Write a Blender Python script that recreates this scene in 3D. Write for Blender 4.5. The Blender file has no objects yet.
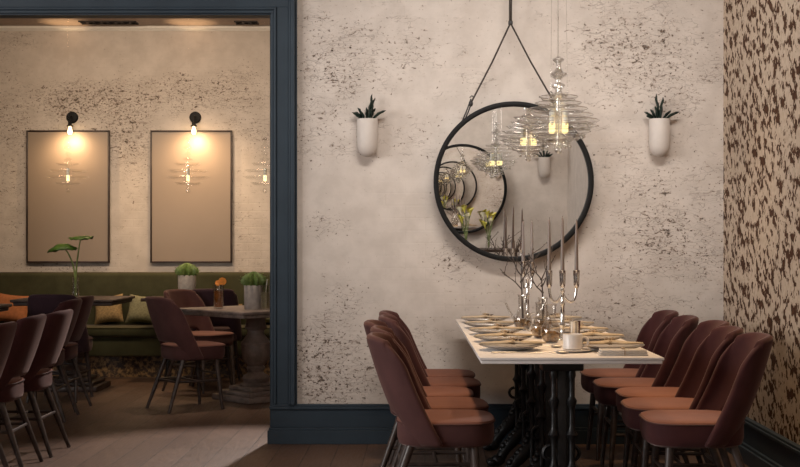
import bpy, bmesh, math, random
from mathutils import Vector, Matrix, Euler
C = bpy.context.scene.collection
PI = math.pi
F = 1317.0                       # focal length in pixels of the 800 x 467 frame
VX, VY, H = 425.0, 243.0, 1.2    # vanishing point and eye height

def at(px, py, Y):
    """world point seen at pixel (px,py) at depth Y"""
    return Vector(((px - VX) / F * Y, Y, H - (py - VY) / F * Y))

# ------------------------------------------------------------------ node helpers
class NT:
    def __init__(s, name):
        s.m = bpy.data.materials.new(name); s.m.use_nodes = True
        s.t = s.m.node_tree; s.t.nodes.clear()
        s.out = s.n('ShaderNodeOutputMaterial')
    def n(s, typ, **kw):
        nd = s.t.nodes.new(typ)
        for k, v in kw.items(): setattr(nd, k, v)
        return nd
    def link(s, a, b): s.t.links.new(a, b)
    def put(s, v, sock):
        if hasattr(v, 'is_output'): s.link(v, sock)
        else:
            if hasattr(sock.default_value, '__len__') and hasattr(v, '__len__') and len(sock.default_value) == 4 and len(v) == 3: v = (*v, 1)
            sock.default_value = v
    def math(s, op, a, b=0.0, clamp=False):
        nd = s.n('ShaderNodeMath', operation=op); nd.use_clamp = clamp
        s.put(a, nd.inputs[0]); s.put(b, nd.inputs[1]); return nd.outputs[0]
    def mixc(s, f, a, b):
        nd = s.n('ShaderNodeMix', data_type='RGBA')
        s.put(f, nd.inputs[0]); s.put(a, nd.inputs[6]); s.put(b, nd.inputs[7]); return nd.outputs[2]
    def ramp(s, v, lo, hi, a=0.0, b=1.0, smooth=True):
        nd = s.n('ShaderNodeMapRange'); nd.interpolation_type = 'SMOOTHSTEP' if smooth else 'LINEAR'
        s.put(v, nd.inputs[0]); s.put(lo, nd.inputs[1]); s.put(hi, nd.inputs[2]); s.put(a, nd.inputs[3]); s.put(b, nd.inputs[4])
        return nd.outputs[0]
    def coord(s, kind='Object'): return s.n('ShaderNodeTexCoord').outputs[kind]
    def mapv(s, v, scale=(1, 1, 1), loc=(0, 0, 0), rot=(0, 0, 0)):
        nd = s.n('ShaderNodeMapping'); s.link(v, nd.inputs[0])
        nd.inputs['Scale'].default_value = scale; nd.inputs['Location'].default_value = loc; nd.inputs['Rotation'].default_value = rot
        return nd.outputs[0]
    def noise(s, v, scale, detail=4, rough=.55, dist=0.0):
        nd = s.n('ShaderNodeTexNoise'); s.link(v, nd.inputs['Vector'])
        nd.inputs['Scale'].default_value = scale; nd.inputs['Detail'].default_value = detail
        nd.inputs['Roughness'].default_value = rough; nd.inputs['Distortion'].default_value = dist
        return nd.outputs['Fac']
    def bump(s, h, strength=.3, dist=.01):
        nd = s.n('ShaderNodeBump'); nd.inputs['Strength'].default_value = strength; nd.inputs['Distance'].default_value = dist
        s.link(h, nd.inputs['Height']); return nd.outputs[0]
    def bsdf(s, **kw):
        nd = s.n('ShaderNodeBsdfPrincipled')
        for k, v in kw.items(): s.put(v, nd.inputs[k.replace('_', ' ')])
        s.link(nd.outputs[0], s.out.inputs[0]); return nd

def simple(name, col, rough=.5, metal=0.0, var=.12, scale=20, bump=0.0, **kw):
    t = NT(name); v = t.coord()
    n = t.noise(v, scale, 4)
    c = t.mixc(t.ramp(n, .3, .7), tuple(x * (1 - var) for x in col), tuple(min(1, x * (1 + var)) for x in col))
    d = dict(Base_Color=c, Roughness=rough, Metallic=metal); d.update(kw)
    b = t.bsdf(**d)
    if bump: t.link(t.bump(t.noise(v, scale * 8, 3), bump, .004), b.inputs['Normal'])
    return t.m

def plaster(name, spots, base_density=.0, hori=0, seedloc=(0, 0, 0), dark=True):
    """painted plaster over old brick, worn through in patches; hori: 0 wall runs along X, 1 along Y"""
    t = NT(name); co = t.coord()
    sep = t.n('ShaderNodeSeparateXYZ'); t.link(co, sep.inputs[0])
    cmb = t.n('ShaderNodeCombineXYZ'); t.link(sep.outputs[hori], cmb.inputs[0]); t.link(sep.outputs[2], cmb.inputs[1])
    p = t.mapv(cmb.outputs[0], loc=seedloc)
    # density of wear
    big = t.noise(p, 1.3, 3, .6)
    dens = t.ramp(big, .35, .75, base_density, base_density + .38)
    for (cx, cz, rx, rz, a) in spots:
        dx = t.math('DIVIDE', t.math('SUBTRACT', sep.outputs[hori], cx), rx)
        dz = t.math('DIVIDE', t.math('SUBTRACT', sep.outputs[2], cz), rz)
        r2 = t.math('ADD', t.math('MULTIPLY', dx, dx), t.math('MULTIPLY', dz, dz))
        g = t.ramp(r2, 0.0, 1.0, a, 0.0)
        dens = t.math('ADD', dens, g)
    fl = t.noise(t.mapv(p, (1, 1.7, 1)), 17, 10, .74, .6)
    fl2 = t.noise(t.mapv(p, (1, 1.5, 1), (3, 7, 0)), 75, 4, .6, .3)
    br = t.n('ShaderNodeTexBrick'); t.link(t.mapv(p, (1, 1, 1)), br.inputs['Vector'])
    br.inputs['Scale'].default_value = 1.0; br.inputs['Brick Width'].default_value = .24; br.inputs['Row Height'].default_value = .075
    br.inputs['Mortar Size'].default_value = .008; br.inputs['Mortar Smooth'].default_value = 1.0
    mort = br.outputs['Fac']
    v = t.math('ADD', fl, t.math('MULTIPLY', mort, .035))
    v = t.math('ADD', v, t.math('MULTIPLY', t.math('SUBTRACT', fl2, .5), .10))
    thr = t.math('SUBTRACT', .702, t.math('MULTIPLY', dens, .150))
    sp = t.noise(t.mapv(p, (1, 1.25, 1), (2, 9, 0)), 46, 5, .62, .2)
    v = t.math('MAXIMUM', v, t.math('SUBTRACT', sp, .012))
    wear = t.ramp(v, thr, t.math('ADD', thr, .03))
    soft = t.ramp(v, t.math('SUBTRACT', thr, .07), t.math('ADD', thr, .02))
    fine = t.noise(p, 6, 6, .6)
    wv = t.n('ShaderNodeTexNoise'); t.link(p, wv.inputs['Vector']); wv.inputs['Scale'].default_value = 9; wv.inputs['Detail'].default_value = 4
    va = t.n('ShaderNodeVectorMath', operation='MULTIPLY_ADD'); t.link(wv.outputs['Color'], va.inputs[0]); va.inputs[1].default_value = (.30, .30, 0); t.link(t.mapv(p, (1, 3.0, 1)), va.inputs[2])
    vo = t.n('ShaderNodeTexVoronoi', feature='DISTANCE_TO_EDGE'); t.link(va.outputs[0], vo.inputs['Vector']); vo.inputs['Scale'].default_value = 13
    gate = t.math('ADD', t.math('MULTIPLY', dens, .55), t.math('SUBTRACT', t.noise(t.mapv(p, (1, 1.6, 1), (11, 2, 0)), 7, 4, .6), .5))
    crack = t.math('MULTIPLY', t.ramp(vo.outputs['Distance'], .012, .045, 1.0, 0.0), t.ramp(gate, .24, .36))
    c0 = t.mixc(t.ramp(fine, .3, .7), (.55, .478, .42), (.645, .568, .505))
    c0 = t.mixc(t.math('MULTIPLY', soft, .40), c0, (.42, .32, .25))
    c0 = t.mixc(t.math('MULTIPLY', crack, .40), c0, (.16, .115, .09))
    dk = t.mixc(t.ramp(fl2, .42, .58), (.028, .019, .014), (.14, .088, .058))
    col = t.mixc(t.math('MULTIPLY', wear, .92 if dark else .6), c0, dk)
    h = t.math('SUBTRACT', t.math('ADD', t.math('MULTIPLY', fine, .35), t.math('MULTIPLY', fl2, .1)), t.math('ADD', t.math('MULTIPLY', t.math('MAXIMUM', wear, t.math('MULTIPLY', crack, .6)), .7), t.math('MULTIPLY', t.math('MULTIPLY', mort, t.ramp(big, .4, .65)), .30)))
    b = t.bsdf(Base_Color=col, Roughness=.75)
    t.link(t.bump(h, .45, .006), b.inputs['Normal'])
    return t.m

def thin_glass(name, tint=(1, 1, 1), edge=.75, base=.05, rough=0.0):
    t = NT(name)
    tr = t.n('ShaderNodeBsdfTransparent'); tr.inputs[0].default_value = (*tint, 1)
    gl = t.n('ShaderNodeBsdfGlossy'); gl.inputs['Roughness'].default_value = rough; gl.inputs[0].default_value = (.95, .95, .95, 1)
    lw = t.n('ShaderNodeLayerWeight'); lw.inputs[0].default_value = .35
    f = t.ramp(lw.outputs['Facing'], .0, 1.0, base, edge, False)
    mx = t.n('ShaderNodeMixShader'); t.link(f, mx.inputs[0]); t.link(tr.outputs[0], mx.inputs[1]); t.link(gl.outputs[0], mx.inputs[2])
    t.link(mx.outputs[0], t.out.inputs[0]); return t.m

def emit(name, col, strength):
    t = NT(name); e = t.n('ShaderNodeEmission'); e.inputs[0].default_value = (*col, 1); e.inputs[1].default_value = strength
    t.link(e.outputs[0], t.out.inputs[0]); return t.m

def velvet(name, a, b):
    t = NT(name); v = t.coord()
    c = t.mixc(t.ramp(t.noise(v, 9, 4, .6), .3, .7), a, b)
    bs = t.bsdf(Base_Color=c, Roughness=.8, Sheen_Weight=.22, Sheen_Roughness=.45, Sheen_Tint=(1, .75, .68, 1), Specular_IOR_Level=.25)
    t.link(t.bump(t.noise(v, 260, 2), .12, .002), bs.inputs['Normal']); return t.m

M = {}
def build_materials():
    w = lambda px, py, rx, ry, a, Y=7.9: ((px - VX) / F * Y, H - (py - VY) / F * Y, 1.25 * rx / F * Y, 1.2 * ry / F * Y, a * .74)
    M['plaster'] = plaster('painted_plaster', [
        w(370, 55, 75, 40, .50), w(320, 110, 45, 70, .35), w(400, 145, 70, 30, .30), w(660, 60, 90, 70, .52), w(690, 190, 60, 90, .28),
        w(620, 220, 60, 80, .28), w(330, 365, 60, 55, .62), w(325, 225, 30, 16, .5), w(345, 300, 40, 20, .35), w(455, 262, 35, 20, .45), w(600, 330, 90, 40, .30),
        w(410, 360, 40, 60, .3), w(330, 20, 40, 25, .3), w(650, 300, 80, 90, .25), w(400, 250, 45, 90, -.25), w(320, 190, 40, 25, -.2)], .16)
    L = lambda px, py, rx, ry, a: w(px, py, rx, ry, a, 12.35)
    M['plaster_lounge'] = plaster('lounge_painted_plaster', [
        L(75, 97, 45, 24, .70), L(95, 115, 55, 40, .45), L(185, 93, 45, 24, .60), L(130, 130, 30, 70, .50), L(245, 110, 40, 60, .45), L(10, 150, 30, 120, .42), L(20, 40, 30, 12, .5), L(60, 265, 60, 10, .45), L(60, 45, 80, 18, -.2), L(170, 50, 90, 25, -.25)], .15, 0, (4.3, 2.1, 0))
    M['plaster_back'] = plaster('back_wall_plaster', [], .05, 0, (9.3, 5.1, 0))
    M['plaster_side'] = plaster('side_wall_plaster', [], .05, 1, (1.3, 8.1, 0))
    # wallpaper: cream ground with brown brush strokes
    t = NT('brushstroke_wallpaper'); co = t.coord()
    sep = t.n('ShaderNodeSeparateXYZ'); t.link(co, sep.inputs[0])
    cmb = t.n('ShaderNodeCombineXYZ'); t.link(sep.outputs[1], cmb.inputs[0]); t.link(sep.outputs[2], cmb.inputs[1])
    p = cmb.outputs[0]
    sh = t.math('SUBTRACT', sep.outputs[1], t.math('MULTIPLY', sep.outputs[2], .55))
    sh2 = t.math('ADD', sep.outputs[1], t.math('MULTIPLY', sep.outputs[2], .45))
    cm3 = t.n('ShaderNodeCombineXYZ'); t.link(sh2, cm3.inputs[0]); t.link(sep.outputs[2], cm3.inputs[1])
    cm2 = t.n('ShaderNodeCombineXYZ'); t.link(sh, cm2.inputs[0]); t.link(sep.outputs[2], cm2.inputs[1])
    n1 = t.noise(t.mapv(cm2.outputs[0], (.95, .85, 1)), 17, 2.5, .5, .3)
    n2 = t.noise(t.mapv(cm3.outputs[0], (1.25, .75, 1), (5, 3, 0)), 36, 3, .55, .2)
    n3 = t.noise(p, 4.5, 2)
    v = t.math('ADD', t.math('ADD', t.math('MULTIPLY', n1, .62), t.math('MULTIPLY', n2, .42)), t.math('MULTIPLY', n3, .16))
    m = t.ramp(v, .614, .634)
    ground = t.mixc(t.ramp(t.noise(p, 30, 3), .3, .7), (.50, .39, .295), (.60, .485, .375))
    brown = t.mixc(t.ramp(n2, .35, .65), (.040, .015, .006), (.090, .038, .018))
    b = t.bsdf(Base_Color=t.mixc(m, ground, brown), Roughness=.75, Specular_IOR_Level=.15)
    t.link(t.bump(t.math('MULTIPLY', m, 1.0), .25, .004), b.inputs['Normal'])
    M['wallpaper'] = t.m
    # plank floor
    t = NT('oak_plank_floor'); co = t.coord()
    br = t.n('ShaderNodeTexBrick'); t.link(t.mapv(co, (1, 1, 1), rot=(0, 0, PI / 2)), br.inputs['Vector'])
    br.offset = .37
    br.inputs['Scale'].default_value = 1.0; br.inputs['Brick Width'].default_value = 1.1; br.inputs['Row Height'].default_value = .17
    br.inputs['Mortar Size'].default_value = .003; br.inputs['Mortar Smooth'].default_value = .2; br.inputs['Bias'].default_value = -.1
    br.inputs['Color1'].default_value = (.088, .050, .034, 1); br.inputs['Color2'].default_value = (.130, .080, .057, 1); br.inputs['Mortar'].default_value = (.03, .018, .013, 1)
    g = t.noise(t.mapv(co, (14, 1.2, 1)), 6, 6, .65)
    nd = t.n('ShaderNodeMix', data_type='RGBA'); nd.blend_type = 'MULTIPLY'; nd.inputs[0].default_value = .55
    t.link(br.outputs['Color'], nd.inputs[6]); t.link(t.mixc(t.ramp(g, .3, .7), (.55, .5, .46), (1.15, 1.1, 1.05)), nd.inputs[7])
    b = t.bsdf(Base_Color=nd.outputs[2], Roughness=t.ramp(g, .2, .8, .38, .55))
    t.link(t.bump(t.math('SUBTRACT', t.math('MULTIPLY', g, .2), br.outputs['Fac']), .3, .003), b.inputs['Normal'])
    M['floor'] = t.m
    M['trim'] = simple('slate_blue_paint', (.029, .044, .060), .5, var=.08, scale=6, bump=.05, Specular_IOR_Level=.3)
    M['ceiling'] = simple('ceiling_paint', (.42, .34, .28), .7, var=.05)
    M['ceiling_lounge'] = simple('lounge_ceiling_paint', (.42, .32, .25), .6, var=.1)
    M['white_mould'] = simple('white_moulding', (.8, .76, .70), .5, var=.03)
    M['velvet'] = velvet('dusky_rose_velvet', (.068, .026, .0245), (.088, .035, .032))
    M['velvet_lit'] = velvet('dusky_rose_velvet_lit_pad', (.165, .066, .047), (.20, .083, .060))  # seat tops: warm light from above painted in as a lighter rose
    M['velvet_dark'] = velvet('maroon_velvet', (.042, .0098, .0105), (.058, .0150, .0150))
    M['velvet_dark_lit'] = velvet('maroon_velvet_lit_pad', (.195, .078, .050), (.23, .095, .062))  # same maroon velvet, overhead glow on the pads put into the colour
    M['velvet_plum'] = velvet('plum_velvet', (.030, .013, .020), (.042, .019, .027))
    M['piping'] = simple('velvet_piping', (.07, .026, .022), .7)
    M['leg_wood'] = simple('stained_leg_wood', (.055, .038, .032), .42, var=.3, scale=30)
    M['table_white'] = simple('white_table_top', (.74, .70, .68), .38, var=.05, scale=5)
    M['iron'] = simple('black_cast_iron', (.012, .012, .013), .36, metal=.3, var=.3, scale=40, bump=.25)
    M['black'] = simple('black_metal', (.006, .0055, .0055), .6, metal=0.0, Specular_IOR_Level=.25)
    M['mirror'] = simple('mirror_silver', (.90, .89, .87), 0.0, metal=1.0, var=0.0)
    M['rope'] = simple('dark_rope', (.045, .033, .026), .8, var=.4, scale=120, bump=.4)
    M['leather'] = simple('black_leather', (.015, .013, .012), .5)
    M['ceramic'] = simple('matt_white_ceramic', (.60, .535, .485), .55, var=.03)
    M['mug'] = simple('white_mug_glaze', (.70, .66, .63), .3, var=.03)
    M['plate'] = simple('stoneware_glaze', (.30, .27, .25), .35, var=.08)
    M['napkin'] = simple('cream_linen', (.44, .36, .265), .85, var=.1, scale=60, bump=.3)
    M['napkin_white'] = simple('white_linen', (.52, .475, .43), .85, var=.06, scale=60, bump=.3)
    M['twine'] = simple('twine', (.40, .30, .20), .8, var=.3, scale=90)
    M['sprig'] = simple('dried_sprig', (.07, .045, .03), .8, var=.3)
    M['chrome'] = simple('polished_silver', (.86, .86, .86), .12, metal=1.0, var=.02)
    M['steel'] = simple('brushed_cutlery_steel', (.55, .52, .49), .36, metal=1.0, var=.04)
    M['candle'] = simple('grey_taper_wax', (.23, .195, .18), .45, var=.05, Subsurface_Weight=.05)
    M['wick'] = simple('wick', (.03, .025, .02), .9)
    M['twig'] = simple('dry_twig_bark', (.085, .062, .050), .85, var=.35, scale=60, bump=.4)
    M['moss'] = simple('amber_moss', (.17, .085, .020), .7, var=.6, scale=60, bump=.6)
    M['glass'] = thin_glass('clear_glass', (.90, .89, .87), .75, .05)
    M['glass_tier'] = thin_glass('chandelier_glass', (.97, .97, .965), .55, .045)
    M['glass_rim'] = thin_glass('chandelier_glass_rim', (.90, .90, .89), .95, .28, .05)
    M['glass_faint'] = thin_glass('fine_pendant_glass', (.985, .985, .98), .20, .01)
    M['glass_faint_rim'] = thin_glass('fine_pendant_rim', (.97, .97, .96), .45, .05)
    M['tube_white'] = simple('frosted_tube', (.80, .78, .74), .3)
    M['bulb'] = emit('candle_bulb_glow', (1.0, .80, .36), 2.3)
    M['bulb_sconce'] = emit('sconce_bulb_glow', (1.0, .72, .36), 6.0)
    M['olive'] = velvet('olive_upholstery', (.040, .039, .016), (.055, .053, .023))
    M['olive_leaf'] = simple('plinth_scatter', (.10, .06, .02), .8, var=.0)
    t = NT('mottled_tile_plinth'); co = t.coord()
    vr = t.n('ShaderNodeTexVoronoi'); t.link(t.mapv(co, (1, 1, 1)), vr.inputs['Vector']); vr.inputs['Scale'].default_value = 22
    t.bsdf(Base_Color=t.mixc(t.ramp(t.noise(co, 26, 5, .7), .44, .62), (.030, .016, .010), (.30, .18, .075)), Roughness=.5)
    M['plinth'] = t.m
    M['cush_orange'] = simple('burnt_orange_linen', (.40, .14, .05), .85, var=.12, scale=40, bump=.3)
    M['cush_tan'] = simple('tan_weave', (.27, .18, .08), .85, var=.25, scale=60, bump=.3)
    M['cush_green'] = simple('sage_weave', (.20, .185, .105), .85, var=.2, scale=60, bump=.3)
    M['wood_grey'] = simple('weathered_grey_wood', (.215, .170, .150), .5, var=.35, scale=12, bump=.2)
    M['wood_dark'] = simple('dark_walnut', (.050, .030, .022), .45, var=.3, scale=12)
    M['panel'] = simple('taupe_art_panel', (.32, .245, .185), .45, var=.03, scale=2)
    M['leaf'] = simple('fresh_leaf', (.055, .115, .014), .45, var=.35, scale=14)
    M['leaf_dark'] = simple('dark_leaf', (.007, .018, .012), .45, var=.4, scale=30)
    M['stem'] = simple('pale_stem', (.17, .22, .06), .5, var=.2)
    M['cactus'] = simple('cactus_skin', (.13, .20, .055), .55, var=.3, scale=40)
    M['concrete'] = simple('grey_concrete_pot', (.40, .36, .33), .8, var=.15, scale=25, bump=.3)
    M['soil'] = simple('dark_soil', (.02, .014, .010), .95, var=.4, scale=80)
    M['drink_amber'] = simple('amber_cocktail', (.60, .20, .04), .15, var=.2, Transmission_Weight=.3)
    M['drink_pale'] = simple('pale_cocktail', (.50, .46, .26), .15, var=.2, Transmission_Weight=.3)
    M['orange_peel'] = simple('orange_slice', (.75, .26, .03), .5, var=.15, scale=60)
    M['lily'] = simple('pale_calla', (.74, .68, .12), .5, var=.12, scale=14)
    M['lily_white'] = simple('cream_calla', (.85, .80, .58), .5, var=.08)
    M['sky_pane'] = thin_glass('window_glass', (.97, .98, .98), .5, .04)

# ------------------------------------------------------------------ mesh helpers
def obj(name, bm, mat, parent=None, smooth=True, angle=40):
    me = bpy.data.meshes.new(name)
    bmesh.ops.recalc_face_normals(bm, faces=bm.faces[:])
    if smooth:
        for f in bm.faces: f.smooth = True
        for e in bm.edges:
            if len(e.link_faces) == 2 and e.calc_face_angle(0) > math.radians(angle): e.smooth = False
    bm.to_mesh(me); bm.free()
    o = bpy.data.objects.new(name, me); C.objects.link(o)
    for m in (mat if isinstance(mat, (list, tuple)) else [mat]): me.materials.append(m)
    if parent: o.parent = parent
    return o

def tag(o, label=None, cat=None, group=None, kind=None):
    if label: o['label'] = label
    if cat: o['category'] = cat
    if group: o['group'] = group
    if kind: o['kind'] = kind
    return o

def thing(name, label, cat, loc=(0, 0, 0), rz=0, group=None):
    o = bpy.data.objects.new(name, None); C.objects.link(o)
    o.location = loc; o.rotation_euler = (0, 0, rz); o.empty_display_size = .1
    return tag(o, label, cat, group)

def struct(name, bm, mat, parent=None, label=None):
    o = obj(name, bm, mat, parent, False)
    if not parent: o['kind'] = 'structure'
    if label: o['label'] = label
    return o

def copy_tree(o, parent=None):
    c = o.copy(); C.objects.link(c)
    if parent: c.parent = parent
    for ch in list(o.children): copy_tree(ch, c)
    return c

def place(proto, first, loc, rz, label, group):
    o = proto if first else copy_tree(proto)
    o.location = loc; o.rotation_euler = (0, 0, rz); o['label'] = label; o['group'] = group
    return o

def B(): return bmesh.new()

def box(bm, c, s, bev=0.0, rot=None, seg=2):
    r = bmesh.ops.create_cube(bm, size=1.0)
    vs = r['verts']
    bmesh.ops.scale(bm, vec=s, verts=vs)
    if bev:
        es = list({e for v in vs for e in v.link_edges})
        rr = bmesh.ops.bevel(bm, geom=es, offset=bev, segments=seg, profile=.5, affect='EDGES')
        vs = list({v for v in rr['verts']} | {v for v in vs if v.is_valid})
    if rot is not None: bmesh.ops.rotate(bm, cent=(0, 0, 0), matrix=rot, verts=vs)
    bmesh.ops.translate(bm, vec=c, verts=vs)
    return vs

def bb(bm, x0, x1, y0, y1, z0, z1, bev=0.0, seg=2):
    return box(bm, ((x0 + x1) / 2, (y0 + y1) / 2, (z0 + z1) / 2), (x1 - x0, y1 - y0, z1 - z0), bev, None, seg)

def lathe(bm, prof, c=(0, 0, 0), n=24, rot=None, cap=True):
    """prof: list of (r, z)"""
    rings = []
    for r, z in prof:
        ring = []
        for i in range(n):
            a = 2 * PI * i / n
            v = Vector((max(r, 1e-5) * math.cos(a), max(r, 1e-5) * math.sin(a), z))
            if rot is not None: v = rot @ v
            ring.append(bm.verts.new(v + Vector(c)))
        rings.append(ring)
    for a, b in zip(rings, rings[1:]):
        for i in range(n):
            bm.faces.new((a[i], a[(i + 1) % n], b[(i + 1) % n], b[i]))
    if cap:
        bm.faces.new(rings[0][::-1]); bm.faces.new(rings[-1])

def tube(bm, pts, rad, n=8, cap=True, closed=False, sy=1.0):
    pts = [Vector(p) for p in pts]; N = len(pts)
    if not hasattr(rad, '__len__'): rad = [rad] * N
    rings = []; up = None
    for i, p in enumerate(pts):
        if closed: d = pts[(i + 1) % N] - pts[i - 1]
        else: d = pts[min(i + 1, N - 1)] - pts[max(i - 1, 0)]
        d.normalize()
        if up is None:
            up = Vector((0, 0, 1)) if abs(d.z) < .9 else Vector((1, 0, 0))
        s = d.cross(up)
        if s.length < 1e-6: s = d.orthogonal()
        s.normalize(); up = s.cross(d).normalized()
        rings.append([bm.verts.new(p + rad[i] * (math.cos(2 * PI * k / n) * s + sy * math.sin(2 * PI * k / n) * up)) for k in range(n)])
    for i in range(N if closed else N - 1):
        a, b = rings[i], rings[(i + 1) % N]
        for k in range(n): bm.faces.new((a[k], a[(k + 1) % n], b[(k + 1) % n], b[k]))
    if cap and not closed:
        bm.faces.new(rings[0][::-1]); bm.faces.new(rings[-1])

def ball(bm, c, r, u=12, v=8, sc=(1, 1, 1)):
    m = Matrix.Translation(c) @ Matrix.Diagonal((*[r * s for s in sc], 1))
    bmesh.ops.create_uvsphere(bm, u_segments=u, v_segments=v, radius=1.0, matrix=m)

def bez(p0, p1, p2, p3, n=12):
    P = [Vector(p) for p in (p0, p1, p2, p3)]
    return [P[0] * (1 - t) ** 3 + P[1] * 3 * t * (1 - t) ** 2 + P[2] * 3 * t * t * (1 - t) + P[3] * t ** 3 for t in (i / n for i in range(n + 1))]

def bake(o, mods):
    for typ, kw in mods:
        m = o.modifiers.new(typ, typ)
        for k, v in kw.items(): setattr(m, k, v)
    bpy.context.view_layer.update()
    dg = bpy.context.evaluated_depsgraph_get()
    me = bpy.data.meshes.new_from_object(o.evaluated_get(dg))
    o.modifiers.clear(); o.data = me
    for p in me.polygons: p.use_smooth = True
    return o

build_materials()

# ------------------------------------------------------------------ the setting
WY = 7.9; WT = .12; EX = 1.79; FARY = 12.35
JX = -.918; HZ = 2.58; CEIL = 3.6; LCEIL = 3.23; BACKY = -.95; WX = -5.2
LX0, LX1 = -6.2, 1.2

bm = B(); bb(bm, LX0 - .3, EX + .3, BACKY - .3, FARY + .3, -.1, 0); struct('floor', bm, M['floor'])
bm = B()
bb(bm, JX, EX + .2, WY, WY + WT, 0, CEIL); bb(bm, -4.4, JX, WY, WY + WT, HZ, CEIL); bb(bm, WX, -4.4, WY, WY + WT, 0, CEIL)
struct('wall_north', bm, M['plaster'])
bm = B(); bb(bm, EX, EX + .2, 2.6, WY, 0, CEIL); struct('wall_east', bm, M['wallpaper'])
bm = B(); bb(bm, EX, EX + .2, BACKY, 2.6, 0, CEIL); struct('wall_southeast', bm, M['plaster_side'])
bm = B(); bb(bm, WX - .2, EX + .2, BACKY - .2, BACKY, 0, CEIL); struct('wall_south', bm, M['plaster_back'])
bm = B(); w0, w1, wz0, wz1 = 1.2, 5.6, .8, 3.0
bb(bm, WX - .2, WX, BACKY, w0, 0, CEIL); bb(bm, WX - .2, WX, w1, WY + WT, 0, CEIL); bb(bm, WX - .2, WX, w0, w1, 0, wz0); bb(bm, WX - .2, WX, w0, w1, wz1, CEIL)
struct('wall_west', bm, M['plaster_side'])
bm = B(); bb(bm, WX - .2, EX + .2, BACKY - .2, WY + WT, CEIL, CEIL + .1); struct('ceiling', bm, M['ceiling'])
# window in the west wall
bm = B()
for y in (w0 + .03, (w0 * 2 + w1) / 3, (w0 + 2 * w1) / 3, w1 - .03): bb(bm, WX - .13, WX - .05, y - .03, y + .03, wz0, wz1)
for z in (wz0 + .03, (wz0 + wz1) / 2 + .4, wz1 - .03): bb(bm, WX - .13, WX - .05, w0, w1, z - .03, z + .03)
win = struct('window_1', bm, M['trim'])
bm = B(); bb(bm, WX - .095, WX - .09, w0, w1, wz0, wz1); obj('pane', bm, M['sky_pane'], win)
bm = B(); bb(bm, -3.68, -3.60, 4.4, 6.9, 0, 1.55, .01); struct('wall_shade_screen', bm, M['trim'], label='unseen slate blue screen added to shade the dark row of chairs')  # out-of-view screen, added to keep window light off the dark chairs
# lounge shell
bm = B(); bb(bm, LX0, LX1, FARY, FARY + .2, 0, LCEIL + .2); struct('wall_lounge_north', bm, M['plaster_lounge'])
bm = B(); bb(bm, LX1, LX1 + .2, WY + WT, FARY + .2, 0, LCEIL + .2); struct('wall_lounge_east', bm, M['plaster_side'])
bm = B(); bb(bm, LX0 - .2, LX0, WY + WT, FARY + .2, 0, LCEIL + .2); bb(bm, LX0 - .2, WX, WY + .1, WY + WT, 0, LCEIL + .2); struct('wall_lounge_west', bm, M['plaster_side'])
bm = B(); bb(bm, LX0, LX1, WY + WT, FARY, LCEIL, LCEIL + .1); struct('ceiling_lounge', bm, M['ceiling_lounge'])
bm = B()
bb(bm, LX0, LX1, FARY - .05, FARY, LCEIL - .03, LCEIL, .006); bb(bm, LX0, LX1, FARY - .02, FARY, LCEIL - .042, LCEIL - .03, .003)
struct('trim_4', bm, M['white_mould'], label='white cornice moulding along the top of the lounge wall')

# door casing: jamb, header
def casing_profile(bm, horizontal):
    # steps measured from the opening edge outward: (from, to, projection)
    steps = [(-.005, .014, .022), (.014, .030, .034), (.030, .104, .026), (.104, .118, .044), (.118, .142, .058), (.142, .152, .030)]
    for a, b, d in steps:
        if not horizontal: bb(bm, JX + a, JX + b, WY - d, WY, .235, HZ + a + .002, .004)
        else: bb(bm, -4.4, JX + b, WY - d, WY, HZ + a, HZ + b, .004)
bm = B(); casing_profile(bm, False); bb(bm, JX - .012, JX + .004, WY, WY + WT, 0, HZ); bb(bm, JX - .018, JX + .0, WY + .05, WY + .07, 0, HZ)
struct('trim_1', bm, M['trim'], label='slate blue moulded casing down the right side of the wide opening')
bm = B(); casing_profile(bm, True); bb(bm, -4.4, JX, WY, WY + WT, HZ - .012, HZ + .004)
struct('trim_2', bm, M['trim'], label='slate blue moulded head casing across the top of the opening')
bm = B(); bb(bm, -4.42, -4.2, WY - .05, WY + WT, 0, HZ, .006); struct('trim_3', bm, M['trim'])
# baseboards
def base_profile(bm, run):
    for z0, z1, d in ((0, .082, .052), (.082, .098, .040), (.098, .205, .026), (.205, .222, .036), (.222, .236, .030)): run(bm, z0, z1, d)
def run_n(bm, z0, z1, d):
    bb(bm, JX - .006 - (d - .026) * .6, EX - .001, WY - d, WY, z0, z1, .003)
bm = B(); base_profile(bm, run_n)
for z0, z1, d in ((0, .082, .016), (.082, .235, .0)): bb(bm, JX - .006 - d, JX + .0, WY, WY + WT, z0, z1, .002)
struct('baseboard_north', bm, M['trim'])
bm = B(); base_profile(bm, lambda bm, z0, z1, d: bb(bm, EX - d, EX, BACKY, WY - d * .9, z0, z1, .003)); struct('baseboard_east', bm, M['trim'])
bm = B(); base_profile(bm, lambda bm, z0, z1, d: bb(bm, WX, EX, BACKY, BACKY + d, z0, z1, .003)); struct('baseboard_south', bm, M['trim'])

# ------------------------------------------------------------------ chairs
def seat_outline(n=40, hw=.206, x0=-.165, x1=.243):
    pts = []
    cx, rx = (x0 + x1) / 2, (x1 - x0) / 2
    for i in range(n):
        a = 2 * PI * i / n; c, s = math.cos(a), math.sin(a)
        e = .55
        pts.append((cx + rx * math.copysign(abs(c) ** e, c), hw * math.copysign(abs(s) ** e, s) * (1.0 - .05 * (c < 0) * abs(c))))
    return pts

def loft(bm, rings, cap=True):
    R = [[bm.verts.new(p) for p in r] for r in rings]; n = len(R[0])
    for a, b in zip(R, R[1:]):
        for i in range(n): bm.faces.new((a[i], a[(i + 1) % n], b[(i + 1) % n], b[i]))
    if cap: bm.faces.new(R[0][::-1]); bm.faces.new(R[-1])

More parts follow.
